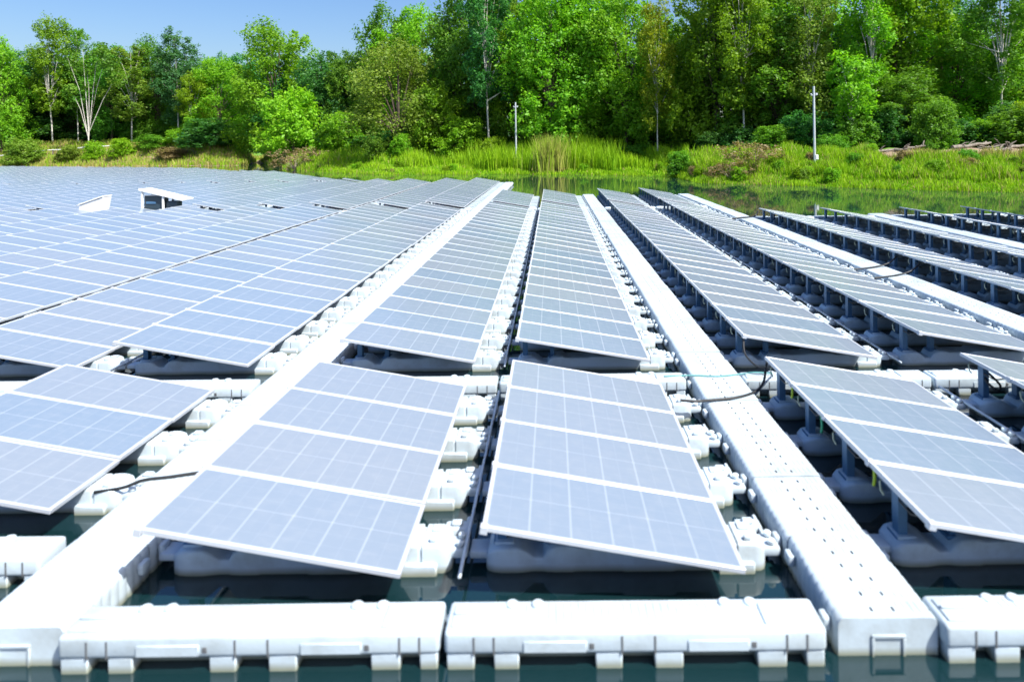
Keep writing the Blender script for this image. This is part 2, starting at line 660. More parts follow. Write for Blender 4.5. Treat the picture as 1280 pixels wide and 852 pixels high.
def coupler_mesh():
    b = MB()
    b.box(-.10, .10, -.05, .05, .095, .125, 0, .012, 2)
    b.lathe(0, 0, [(.052, .1255), (.055, .165), (.040, .18), (.01, .182)], 0)
    b.lathe(0, 0, [(.004, -.07), (.022, -.02), (.036, .03), (.038, .0945)], 0)
    return b.mesh('coupler', [M['pin']], 40)


COUPLER = coupler_mesh()


def lead_mesh():
    b = MB()
    b.tube([(.06, .36, .58), (.035, .37, .53), (.03, .345, .47), (.05, .33, .43)], .009, 0, 5)
    b.tube([(.08, -.30, .575), (.06, -.12, .50), (.07, .10, .50), (.09, .20, .565)], .008, 1, 5)
    return b.mesh('cable_lead', [M['tie'], M['cable']], 60)


def make_panel():
    t = link('solar_panel', None)
    t['category'] = 'solar panel'
    link('frame', FRAME, t)
    link('glass', GLASS, t)
    for m in LEGS:
        link('support_leg', m, t)
    link('clamp', CLIP, t)
    link('cable_lead', LEAD, t)
    return t


def make_float():
    t = link('float', None)
    t['category'] = 'float'
    link('float_body', FLOAT, t)
    for p in PINS:
        link('coupling_pin', PIN, t).location = p
    return t


def dup(root):
    r = root.copy()
    COL.objects.link(r)
    for ch in root.children:
        c = ch.copy()
        COL.objects.link(c)
        c.parent = r
        for g in ch.children:
            d = g.copy()
            COL.objects.link(d)
            d.parent = c
    return r


def far_end(x):
    return float(np.interp(x, [-105, -100, -52, -43, -33, -22, -19.5, -12, -6], [128, 126, 101, 90, 83, 66, 62, 59.7, 59.7]))


def slots_of_array():
    """every module: (row, block index, index in the block, x, y)"""
    out = []
    for r, x in ROWS.items():
        n = r[0] * 2 + r[1]
        # front block
        if -1 <= n <= 5:
            for i in range(4):
                if n == -1 and i == 0:
                    continue
                out.append((r, 0, i, x, 5.20 + PITCH * (i + .5)))
        if -14 <= n <= 8:
            cnt = 24 if n <= 3 else 19
            for i in range(cnt):
                out.append((r, 1, i, x, 10.25 + PITCH * (i + .5)))
        if n <= 3:
            end = 43.7 if n >= 0 else far_end(x)
            b, y0 = 2, 35.5
            while y0 < end:
                for i in range(24):
                    y = y0 + PITCH * (i + .5)
                    if y + .4 > end:
                        break
                    out.append((r, b, i, x, y))
                y0 += 24 * PITCH + 1.0
                b += 1
    return out


def in_view(x, y):
    for dx, dy, z in ((0, -.5, ZHI), (HOR, -.5, ZLO), (0, .5, ZHI), (HOR, .5, ZLO)):
        px, py = project(x + dx, y + dy, z)
        if -5 < px < 1285 and py < 860:
            return True
    return False


mods = slots_of_array()
vis = sorted([m for m in mods if in_view(m[3], m[4])], key=lambda m: m[4])
hid = [m for m in mods if not in_view(m[3], m[4]) and -900 < project(m[3], m[4], .5)[0] < 2100]
single, rest = vis[:300], vis[300:] + hid
print('modules visible', len(vis), 'single', len(single), 'rest', len(rest), 'to y', single[-1][4])


def wob(r, y):
    n = r[0] * 2 + r[1]
    dz = .012 * math.sin(y * .23 + n * 1.7) + random.uniform(-.004, .004)
    rx = R(random.uniform(-.25, .25))
    ry = R(random.uniform(-.35, .35)) + R(.35) * math.sin(y * .31 + n)
    return dz, rx, ry


LEAD = lead_mesh()
p0, f0 = make_panel(), make_float()
block_word = ['front block', 'middle block', 'far block', 'distant block', 'distant block']
fsrc = dup(f0)
fsrc_kids = [fsrc, *fsrc.children]
for q, (r, bi, i, x, y) in enumerate(single):
    p = p0 if q == 0 else dup(p0)
    f = f0 if q == 0 else dup(fsrc)
    dz, rx, ry = wob(r, y)
    p.location = (x, y, dz)
    p.rotation_euler = (rx, ry * .6, R(random.uniform(-.12, .12)))
    f.location = (x, y + random.uniform(-.008, .008), dz * .4)
    f.rotation_euler = (0, 0, R(random.uniform(-.5, .5)))
    first = ORD[i + 1]
    p['label'] = 'blue-grey panel, %s from near end, %s, %s' % (first, block_word[bi], row_words(r))
    p['group'] = 'solar panels in rows'
    f['label'] = 'white float under the %s panel, %s, %s' % (first, block_word[bi], row_words(r))
    f['group'] = 'floats under the panels'
    if r[1] == 0:
        link('tie_bar', TIEBAR, f)

for o in fsrc_kids:
    bpy.data.objects.remove(o)

# the remaining panels and floats beyond the nearest three hundred
b = MB()
fb = MB()
uvl = b.bm.loops.layers.uv.new('UVMap')
for (r, bi, i, x, y) in rest:
    dz, rx, ry = wob(r, y)
    if y > 60:
        ry *= 1.5
    T = Matrix.Translation((x, y, ZHI + dz)) @ Matrix.Rotation(TILT + ry * .6, 4, 'Y') @ Matrix.Rotation(rx, 4, 'X')
    hw = .501

    def P(u, v, w):
        return b.bm.verts.new(T @ Vector((u, v, w)))
    c = [(0, -hw), (LEN, -hw), (LEN, hw), (0, hw)]
    g = [(.031, -hw + .031), (LEN - .031, -hw + .031), (LEN - .031, hw - .031), (.031, hw - .031)]
    lo = [P(*k, -.04) for k in c]
    hi = [P(*k, 0) for k in c]
    gi = [P(*k, -.0005) for k in g]
    b.bm.faces.new(lo[::-1]).material_index = 2
    for k in range(4):
        j = (k + 1) % 4
        b.bm.faces.new((lo[k], lo[j], hi[j], hi[k])).material_index = 1
        b.bm.faces.new((hi[k], hi[j], gi[j], gi[k])).material_index = 1
    f = b.bm.faces.new(gi)
    f.material_index = 0
    for l, w in zip(f.loops, ((0, 0), (1, 0), (1, 1), (0, 1))):
        l[uvl].uv = w
    for lx in (.10, .52):
        zt = ZHI - lx * math.tan(TILT) - .05
        b.qbox(x + lx - .03, x + lx + .03, y + .105, y + .215, .10, zt + dz, 3)
    fb.qbox(x - .02, x + 2.30, y, y + .32, -.1, .205, 0)
    fb.qbox(x + 2.302, x + 2.36, y + .05, y + .27, .08, .165, 0)
o = link('solar_panel_field', b.mesh('solar_panel_field', [M['glass'], M['alu'], M['back'], M['leg']], 0))
tag(o, 'pale blue-grey mass of solar panels stretching to the far bank', 'solar panels', kind='stuff')
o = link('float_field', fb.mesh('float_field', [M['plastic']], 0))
tag(o, 'white floats packed under the mass of panels towards the far bank', 'floats', kind='stuff')

# ------------------------------------------------------------------ walkways
NAMES = {-1: 'plain walkway', 0: 'slotted walkway', 1: 'third walkway', 2: 'outermost right walkway', -2: 'walkway hidden left of the plain one'}
w0 = link('walkway_float', None)
link('deck', WALKFLOAT, w0)
w0['category'] = 'walkway float'
first = True
for k, y0, n in ((0, 4.72, 39), (-1, 4.72, 54), (1, 10.3, 33), (2, 10.3, 20), (-2, 10.3, 24)):
    for i in range(n):
        y = y0 + .505 + i * 1.007
        x = WALK(k)
        px, _ = project(x, y, .25)
        pa, _ = project(x - .4, y + .5, .25)
        pb, _ = project(x + .4, y + .5, .25)
        if pb < -20 or pa > 1300:
            continue
        w = w0 if first else dup(w0)
        first = False
        if k == -1:
            w.children[0].data = PLAINFLOAT
        w.location = (x + random.uniform(-.006, .006), y, random.uniform(-.008, .008))
        w.rotation_euler = (R(random.uniform(-.3, .3)), R(random.uniform(-.3, .3)), R(random.uniform(-.25, .25)))
        w['label'] = 'white deck float, %s from near end of the %s' % (ORD[i + 1], NAMES[k])
        w['group'] = 'walkway deck floats'

# far walkways on the left, mostly hidden behind panels, and the cross floats between the far blocks
wb = MB()
for k in range(-16, -1):
    e = far_end(WALK(k))
    for a, c in ((10.3 if k < -2 else 34.8, e),):
        y = a
        while y < e:
            if project(WALK(k), y, .25)[0] > -300:
                wb.qbox(WALK(k) - .35, WALK(k) + .35, y + .01, y + 1.0, -.1, .245, 0)
            y += 1.012
for yc in (60.3, 85.6, 110.8):
    for r, x in ROWS.items():
        if far_end(x) > yc and r[0] < -1:
            wb.qbox(x - .18, x + 2.38, yc - .17, yc + .17, -.1, .25, 0)
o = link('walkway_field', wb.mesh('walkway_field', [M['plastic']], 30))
tag(o, 'white deck floats showing in slivers between the far panel rows', 'walkway floats', kind='stuff')

# ------------------------------------------------------------------ cross floats
c0 = link('cross_float', None)
link('float_body', CROSS, c0)
link('coupler', COUPLER, c0)
c0.children[1].location = (-.018, -.10, 0)
c0['category'] = 'cross float'
first = True
for word, yc, rows in (('front edge of the array', 4.90, range(0, 6)), ('first gap between blocks', 9.74, range(-2, 9)),
                       ('second gap between blocks', 34.95, range(-14, 4)), ('far end of the right rows', 29.75, range(4, 9)), ('near end of the shortened row', 5.82, (-1,))):
    for n in rows:
        r = (n // 2, n % 2)
        x = ROWS[r] - .185
        if not any(-30 < project(x + q, yc, .25)[0] < 1310 for q in (0, .8, 1.6, 2.5)):
            continue
        c = c0 if first else dup(c0)
        first = False
        c.location = (x, yc, random.uniform(-.006, .006))
        c.rotation_euler = (0, R(random.uniform(-.15, .15)), R(random.uniform(-.3, .3)))
        c['label'] = 'white ribbed float, %s, %s' % (word, row_words(r))
        c['group'] = 'ribbed cross floats'

# ------------------------------------------------------------------ cables, rope, ties
def cable(name, pts, rad, mat, label, cat):
    # smooth the polyline
    P = [Vector(p) for p in pts]
    out = []
    for i in range(len(P) - 1):
        a, b_, c, d = P[max(i - 1, 0)], P[i], P[i + 1], P[min(i + 2, len(P) - 1)]
        for s in range(6):
            t = s / 6
            out.append(.5 * ((2 * b_) + (c - a) * t + (2 * a - 5 * b_ + 4 * c - d) * t * t + (3 * b_ - a - 3 * c + d) * t ** 3))
    out.append(P[-1])
    m = MB()
    m.tube(out, rad, 0, 7)
    o = link(name, m.mesh(name, [mat], 60))
    tag(o, label, cat)
    return o


cable('cable', [(-3.00, 7.05, .43), (-3.14, 7.02, .32), (-3.34, 6.98, .272), (-3.55, 6.93, .270), (-3.8, 6.85, .268), (-4.03, 6.8, .262), (-4.2, 6.74, .22), (-4.45, 6.7, .20)], .016, M['cable'],
      'black cable lying across the plain walkway beside the front block', 'cable')
cable('cable', [(1.55, 8.62, .30), (1.75, 8.62, .285), (1.98, 8.70, .268), (2.3, 8.78, .268), (2.56, 8.95, .27), (2.72, 9.1, .33), (2.80, 9.25, .45), (2.84, 9.3, .58)], .017, M['cable'],
      'black cable crossing the slotted walkway by the first gap', 'cable')
cable('rope', [(1.5, 9.55, .285), (1.9, 9.62, .268), (2.25, 9.58, .266), (2.6, 9.66, .268), (2.75, 9.62, .30), (3.0, 9.6, .29)], .010, M['rope'],
      'thin teal rope tied across the slotted walkway at the first gap', 'rope')
cable('cable', [(2.80, 10.3, .58), (2.76, 10.1, .42), (2.85, 9.9, .31), (2.95, 9.8, .30), (3.1, 9.6, .40), (2.98, 9.25, .52)], .014, M['cable'],
      'black cable hanging from the row right of the slotted walkway', 'cable')
for k, (yy, word) in enumerate(((16.6, 'lower'), (17.7, 'upper'))):
    cable('cable', [(7.5, yy - .35, .26), (7.75, yy - .3, .275), (8.15, yy - .1, .275), (8.55, yy + .05, .34), (8.78, yy + .1, .5)], .02, M['cable'],
          '%s of two black cables crossing the third walkway' % word, 'cable')
cable('cable', [(7.42, 28.9, .26), (7.8, 29.0, .30), (8.2, 29.3, .285), (8.6, 29.6, .31), (8.76, 29.7, .5)], .03, M['cable'],
      'thick black cable curling over the third walkway near its far end', 'cable')
cable('cable', [(5.45, 9.12, .52), (5.60, 9.02, .46), (5.66, 8.86, .36), (5.55, 8.72, .33), (5.46, 8.8, .42), (5.5, 8.95, .52)], .016, M['cable'],
      'black cable loop hanging under the second row right of slotted walkway', 'cable')
for yy, (zz, m_, word) in zip((8.42, 7.50, 6.28), ((.50, 'tag', 'yellow-green tie farthest back'), (.47, 'tag2', 'green tie, middle one'), (.50, 'tag', 'long yellow tie, nearest one'))):
    cable('cable_tie', [(2.86, yy, zz + .10), (2.865, yy - .01, zz + .03), (2.86, yy - .03, zz - .05), (2.855, yy - .02, zz - .11)], .014, M[m_],
          word + ' under the front panels beside the slotted walkway', 'cable tie')
m = MB()

# ------------------------------------------------------------------ equipment in the second gap
def inverter_shelter():
    X0, Y = at(182, 34.95), 34.95
    t = link('inverter_shelter', None)
    t.location = (X0, Y, .25)
    tag(t, 'white canopy on posts sheltering dark blue inverter boxes between panel blocks', 'inverter shelter')
    m = MB()
    T = Matrix.Translation((-.1, 0, 1.16)) @ Matrix.Rotation(R(14), 4, 'Y')
    m.box(0, 2.25, -.55, .55, 0, .09, 0, .015, 1, T)
    link('roof', m.mesh('roof', [M['paint']]), t)
    for x, y in ((.06, -.45), (1.10, -.45), (.06, .45), (1.10, .45)):
        m = MB()
        m.box(x - .045, x + .045, y - .045, y + .045, 0, 1.14 - x * math.tan(R(14)), 0, .006, 1)
        link('post', m.mesh('post', [M['paint']]), t)
    m = MB()
    m.box(.11, 1.045, -.36, .16, .06, .90, 0, .02, 1)
    m.box(.20, .70, -.39, -.361, .48, .60, 1, .01, 1)
    link('inverter_box', m.mesh('inverter_box', [M['cabinet'], M['leg']]), t)
    m = MB()
    m.box(1.16, 1.72, -.34, .2, .05, .60, 0, .06, 2)
    link('inverter_box', m.mesh('inverter_box', [M['cabinet']]), t)
    m = MB()
    m.box(0, 1.9, -.5, .5, .0, .05, 0, .01, 1)
    m.box(.12, 1.05, -.47, -.43, .90, .935, 0)
    link('base_rail', m.mesh('base_rail', [M['paint']]), t)


def white_cabinet():
    X0, Y = at(102, 34.95), 34.95
    t = link('equipment_box', None)
    t.location = (X0, Y, .25)
    t.scale = (.86, .86, .86)
    tag(t, 'white box with slanted lid beside a black duct, between panel blocks', 'equipment box')
    m = MB()
    pr = [(0, .12), (1.30, .12), (1.46, .98), (.12, .52)]
    m.loft([[(x, y, z) for x, z in pr] for y in (-.4, .4)], 0)
    link('body', m.mesh('body', [M['paint']], 20), t)
    m = MB()
    T = Matrix.Translation((.06, 0, .53)) @ Matrix.Rotation(R(-18.6), 4, 'Y')
    m.box(0, 1.50, -.46, .46, 0, .06, 0, .012, 1, T)
    link('lid', m.mesh('lid', [M['paint']]), t)
    for x in (.1, 1.25):
        m = MB()
        m.box(x - .05, x + .05, -.35, .35, 0, .118, 0)
        link('foot', m.mesh('foot', [M['cabinet']]), t)
    m = MB()
    m.box(-.75, -.02, -.1, .1, .14, .28, 0, .03, 2, Matrix.Rotation(R(-10), 4, 'Y'))
    link('duct', m.mesh('duct', [M['cabinet']]), t)


inverter_shelter()
white_cabinet()

# ------------------------------------------------------------------ water and land
SX = [-900, -300, 0, 200, 290, 308, 322, 338, 360, 400, 480, 560, 640, 750, 835, 858, 872, 950, 1000, 1150, 1280, 1600, 2300]
SD = [190, 170, 142, 136, 131, 135, 158, 128, 106, 93, 83, 82, 80, 76, 71, 63, 58.5, 55.5, 53.4, 47.5, 44.5, 38, 30]
HX = [-900, 0, 250, 300, 322, 345, 400, 560, 850, 900, 1280, 2300]
HH = [4.6, 4.6, 4.2, 2.6, .5, 2.0, 1.9, 2.0, 2.0, 1.9, 2.1, 2.2]
LXs = [-900, 250, 400, 850, 900, 2300]
LL = [13, 13, 14, 13, 8.5, 8]


def shore(px):
    return float(np.interp(px, SX, SD))


def ground_z(px, D):
    t = D - shore(px)
    h = float(np.interp(px, HX, HH))
    ln = float(np.interp(px, LXs, LL))
    if t < 0:
        return max(-1.2, t * .25)
    s = min(1, t / ln)
    s = s * s * (3 - 2 * s)
    z = .12 * min(1, t / 1.5) + h * s
    z += .12 * math.sin(px * .11 + D * .7) * min(1, t / 4) + .10 * math.sin(px * .043 - D * .35) * min(1, t / 4)
    q = max(0, min(1, (t - 6.8) / .7)) * max(0, min(1, (px - 1070) / 40))
    return z + max(0, t - ln) * .004 + .38 * q


def dryness(px, D):
    t = D - shore(px)
    base = np.interp(px, [-900, 0, 260, 300, 345, 400, 600, 690, 760, 850, 940, 1000, 1280, 2300], [.95, .95, .85, .85, .6, .18, .06, .2, .05, .1, .45, .12, .25, .3])
    if D - shore(px) > float(np.interp(px, LXs, LL)) * 1.3:
        return -.6
    ledge = np.interp(px, [1060, 1100, 1280], [0, .9, 1.0])
    ln = float(np.interp(px, LXs, LL))
    return float(base) + (ledge if ln * .72 < t < ln * 1.25 else 0)


pxs = sorted(set(list(range(-900, 2301, 60)) + list(range(-60, 1400, 10))))
offs = [-8, -3, -1, -.3, 0, .4, .9, 1.6, 2.5, 3.5, 4.5, 5.5, 6.5, 7.5, 8.5, 10, 12, 14, 17, 22, 30, 45, 70, 120, 250, 600, 1400]
bm = bmesh.new()
grid, dvals = [], []
for px in pxs:
    col = []
    for t in offs:
        D = shore(px) + t
        col.append(bm.verts.new((at(px, D), D, ground_z(px, D))))
        dvals.append(dryness(px, D))
    grid.append(col)
for a, b_ in zip(grid, grid[1:]):
    for i in range(len(offs) - 1):
        bm.faces.new((a[i], b_[i], b_[i + 1], a[i + 1]))
me = bpy.data.meshes.new('ground')
bm.to_mesh(me)
bm.free()
a_ = me.attributes.new('dry', 'FLOAT', 'POINT')
a_.data.foreach_set('value', np.array(dvals, dtype=np.float32))
me.materials.append(M['ground'])
me.polygons.foreach_set('use_smooth', [True] * len(me.polygons))
tag(link('ground', me), 'grassy earth bank rising from the pond to the trees', kind='structure')

m = MB()
ring = [(1500 * math.cos(2 * math.pi * k / 64), 1500 * math.sin(2 * math.pi * k / 64), 0) for k in range(64)]
f = m.bm.faces.new([m.bm.verts.new(p) for p in ring])
tag(link('water', m.mesh('water', [M['water']], 0)), 'still dark green pond water under and around the floats', kind='structure')


# ------------------------------------------------------------------ grass and reeds
def blades(px, D, hgt, wid, lean):
    """arrays -> (2n,4,3) quads: two-segment bent blades"""
    n = len(px)
    X = (px - CX) * D / FPX
    Z = np.array([ground_z(p, d) for p, d in zip(px, D)]) - .03
    base = np.stack([X, D, Z], 1)
    th = rng.uniform(0, 2 * np.pi, n)
    side = np.stack([np.cos(th), np.sin(th), np.zeros(n)], 1) * wid[:, None] / 2
    ph = rng.uniform(0, 2 * np.pi, n)
    ln = np.stack([np.cos(ph), np.sin(ph), np.zeros(n)], 1) * (lean * hgt)[:, None]
    up = np.zeros((n, 3)); up[:, 2] = hgt
    mid = base + up * .55 + ln * .3
    tip = base + up + ln
    q1 = np.stack([base - side, base + side, mid + side * .8, mid - side * .8], 1)
    q2 = np.stack([mid - side * .8, mid + side * .8, tip + side * .12, tip - side * .12], 1)
    return np.concatenate([q1, q2], 0)


def sow(n, px0, px1, t0, t1, h0, h1, w0_, w1_, lean=.35, power=1.0, amp=.8, soft=2.):
    px = rng.uniform(px0, px1, n) + rng.normal(0, soft, n)
    t = t0 + (t1 - t0) * rng.uniform(0, 1, n) ** power
    D = np.interp(px, SX, SD) + t
    patch = .5 + .5 * np.sin(px * .09 + t * .8) * np.sin(px * .031 - t * .5 + 1.3)
    hgt = (h0 + (h1 - h0) * rng.uniform(0, 1, n)) * (1 - amp / 2 + amp * patch)
    wid = rng.uniform(w0_, w1_, n)
    Q = blades(px, D, hgt, wid, rng.uniform(.1, lean, n))
    v = np.clip(rng.normal(.5, .22, n) + (patch - .5) * .5, 0, 1)
    d = np.array([dryness(p, q) for p, q in zip(px, D)])
    dr = (rng.uniform(0, 1, n) < d * .75).astype(float) * rng.uniform(.5, 1, n)
    return Q, np.concatenate([v, v]), np.concatenate([dr, dr])


parts = [
    sow(16000, 845, 1300, -.6, 3.5, .18, .42, .05, .10),
    sow(14000, 845, 1080, 2.5, 9.0, .45, 1.05, .05, .11),
    sow(12000, 1070, 1300, 2.0, 6.9, .40, .85, .05, .11),
    sow(24000, 380, 860, -1.0, 8.0, .20, .5, .07, .14),
    sow(12000, 400, 860, 6.0, 16.0, .5, 1.2, .07, .14),
    sow(20000, -60, 350, .0, 14.0, .35, 1.0, .10, .20),
    sow(5000, 330, 420, .0, 14.0, .3, .9, .08, .16),
]
Q = np.concatenate([p[0] for p in parts])
va = np.concatenate([p[1] for p in parts])
dr = np.concatenate([p[2] for p in parts])
tag(link('grass', quads_mesh('grass', Q, [M['grass']], va, dr)), 'bright green waterside grass with dry brown patches on the bank', 'grass', kind='stuff')
parts = [sow(3600, 600, 700, 2.0, 9.0, 1.5, 3.0, .06, .12, .34, 1, .35, 9.), sow(2600, 690, 765, 2.0, 9.0, 1.9, 3.2, .06, .12, .30, 1, .3, 9.), sow(1200, 500, 610, 5.0, 9.0, .9, 1.6, .06, .12, .3), sow(1500, 770, 850, 3.0, 9.0, .8, 1.5, .07, .12, .3)]
tag(link('reeds', quads_mesh('reeds', np.concatenate([p[0] for p in parts]), [M['grass']], np.concatenate([p[1] for p in parts]) * .7 + .25, np.concatenate([p[2] for p in parts]) * .4)),
    'tall yellow-green reeds standing at the water edge', 'reeds', kind='stuff')
# the taller dry plume-grass clump among the reeds
n = 650
px = rng.normal(688, 9, n)
D = 79.5 + rng.normal(0, .6, n)
Q = blades(px, D, rng.uniform(2.6, 4.6, n), rng.uniform(.06, .11, n), rng.uniform(.05, .36, n))
v = rng.uniform(.45, 1, n)
d = np.clip(rng.normal(.50, .25, n), 0, 1)
tag(link('plume_grass', quads_mesh('plume_grass', Q, [M['grass']], np.concatenate([v, v]), np.concatenate([d, d]))),
    'tall straw-yellow plume grass clump standing above the green reeds', 'tall grass')


# ------------------------------------------------------------------ trees
def leaf_quads(c, n_out, size, aspect):
    n = len(c)
    nr = rng.normal(0, 1, (n, 3)) + n_out * .9 + np.array([0, -.15, .55])
    nr /= np.linalg.norm(nr, axis=1)[:, None] + 1e-9
    a = np.cross(nr, rng.normal(0, 1, (n, 3)))
    a /= np.linalg.norm(a, axis=1)[:, None] + 1e-9
    b_ = np.cross(nr, a)
    s = size * rng.uniform(.6, 1.35, n)[:, None]
    a = a * s
    b_ = b_ * s * .55
    sc = np.array([1, 1, 1 / aspect])
    return np.stack([c - a * sc, c + b_ * sc - a * .1 * sc, c + a * sc, c - b_ * sc - a * .1 * sc], 1)


def crown_proto(name, lumps, n_leaf, leaf, aspect, spread=1.0, droop=0.0):
    """lumps: list of (x,y,z,r) in unit coordinates; leaves sit in small sprays on and inside each lump"""
    C, O, Vv = [], [], []
    tot = sum(l[3] ** 2 for l in lumps)
    for (x, y, z, r) in lumps:
        k = int(n_leaf * r * r / tot)
        ns = max(6, k // 26)
        d = rng.normal(0, 1, (ns, 3))
        d /= np.linalg.norm(d, axis=1)[:, None]
        rad = r * rng.uniform(.35, 1.12, ns) ** .6
        sc = np.array([1, 1, 1 / aspect * 1.15])
        cen = np.array([x, y, z]) + d * rad[:, None] * sc
        idx = rng.integers(0, ns, k)
        off = rng.normal(0, 1, (k, 3)) * r * .17 * spread * sc
        off[:, 2] -= np.abs(off[:, 0] + off[:, 1]) * droop
        C.append(cen[idx] + off)
        O.append(d[idx])
        lv = rng.uniform(.15, .85)
        Vv.append(np.clip(lv * .5 + rng.uniform(0, .5, ns)[idx] * .6 + rng.normal(0, .14, k), 0, 1))
    C, O, Vv = np.concatenate(C), np.concatenate(O), np.concatenate(Vv)
    keep = C[:, 2] > .01
    C, O, Vv = C[keep], O[keep], Vv[keep]
    me = quads_mesh(name, leaf_quads(C, O, leaf, aspect), [L['mid']], Vv)
    return me


def trunk_proto(name, lumps, base_r, top, aspect, forks, mat, lean=(0, 0), every=1):
    m = MB()
    fx, fy, fz = forks
    pts = [(0, 0, -.03), (fx * .3 + .006, fy * .3, fz * .35), (fx * .75, fy * .75, fz * .75), (fx, fy, fz), (fx + lean[0], fy + lean[1], top)]
    m.tube(pts, [base_r * 1.25, base_r, base_r * .8, base_r * .68, base_r * .18], 0, 7)
    for i, (x, y, z, r) in enumerate(lumps):
        if i % every:
            continue
        s = rng.uniform(.55, 1.0)
        bz = fz * s
        bx, by = fx * s, fy * s
        if z < bz + .03:
            continue
        midp = (bx + (x - bx) * .45 + rng.uniform(-.02, .02), by + (y - by) * .45, bz + (z - bz) * .6)
        m.tube([(bx, by, bz), midp, (x, y, z + r * .3 / aspect)], [base_r * .5, base_r * .32, base_r * .07], 0, 5)
    return m.mesh(name, [mat], 60)


def lump_set(n, zlo, zhi, wide, rmin, rmax, top_taper=.5, seed=0, low=.6):
    rs = random.Random(seed)
    out = []
    for i in range(n):
        f = (i + rs.random()) / n
        z = zlo + (zhi - zlo) * f
        w = wide * (low + (1 - low) * min(1, f / .4)) * (1 - max(0, f - .5) / .5 * (1 - top_taper))
        a = i * 2.4 + rs.uniform(-.5, .5)
        d = w * math.sqrt(rs.uniform(.12, 1))
        out.append((math.cos(a) * d, math.sin(a) * d, z, rs.uniform(rmin, rmax)))
    return out


PROTO = {}


def proto(key, lumps, n_leaf, leaf, aspect, base_r, top, forks, mat, spread=1.0, every=1, lean=(0, 0), droop=0.):
    PROTO[key] = (crown_proto('crown', lumps, n_leaf, leaf, aspect, spread, droop), trunk_proto('trunk', lumps, base_r, top, aspect, forks, mat, lean, every))


# broad full crowns (aspect = height / width)
for i in range(4):
    proto('broad%d' % i, lump_set(30, .07, .91, .40, .10, .19, .50, 20 + i, .85), 24000, .0155, 1.6, .016, .86, (.03 * (i - 1.5), 0, .34), M['bark'], .95)
for i in range(3):   # tall open crowns on pale trunks
    proto('tall%d' % i, lump_set(20, .26, .95, .32, .09, .17, .55, 40 + i, .5), 12500, .0165, 2.2, .0095, .93, (.05 * (i - 1), .02, .48), M['pale'], 1.0, 1, (.03, 0))
for i in range(2):   # low dome bushes, leafy to the ground
    proto('bush%d' % i, lump_set(17, .10, .86, .34, .12, .20, .5, 60 + i, 1.0), 9500, .022, 1.0, .02, .7, (0, 0, .25), M['bark'], .95, 2)
for i in range(2):   # feathery spreading
    proto('feather%d' % i, lump_set(22, .22, .92, .40, .09, .16, .5, 80 + i, .8), 14000, .0125, 1.2, .018, .8, (.02, 0, .28), M['bark'], 1.35, 1, (0, 0), .25)
# sparse forked tree with bare white limbs
lm = [(-.20, 0, .60, .08), (-.04, .05, .80, .10), (.02, 0, .64, .08), (.26, -.05, .86, .12), (.36, 0, .70, .11), (.10, .05, .94, .10), (-.24, 0, .88, .09)]
proto('forked', lm, 1900, .018, 1.4, .0080, .95, (.01, 0, .22), M['pale'], 1.25, 1, (-.06, 0))
# twiggy dry shrub
lm = lump_set(14, .25, .85, .40, .10, .17, .8, 99, 1.0)
proto('twiggy', lm, 1500, .022, .8, .012, .7, (0, 0, .08), M['wood'], 1.2, 1)
# slim young tree: bare stem with a light head
proto('slim', lump_set(12, .38, .92, .28, .12, .19, .6, 120, .7), 4200, .026, 1.8, .014, .85, (.02, 0, .45), M['pale'], 1.1)


def plant(kind, leafm, px, D, ytop, wpx, name, label, cat, group, rot=None, bury=.05):
    crown, trunk = PROTO[kind]
    zb = ground_z(px, D) - bury
    h = height(px, ytop, D) - zb
    w = wpx * D / FPX
    t = link(name, None)
    t.location = (at(px, D), D, zb)
    t.rotation_euler = (0, 0, 0 if kind == 'forked' else random.uniform(0, 6.28) if rot is None else rot)
    t.scale = (w, w, h)
    tag(t, label, cat, group)
    c = link('crown' if cat == 'tree' else 'foliage', crown, t)
    c.material_slots[0].link = 'OBJECT'
    c.material_slots[0].material = L[leafm]
    link('trunk' if cat == 'tree' else 'stem', trunk, t)
    return t


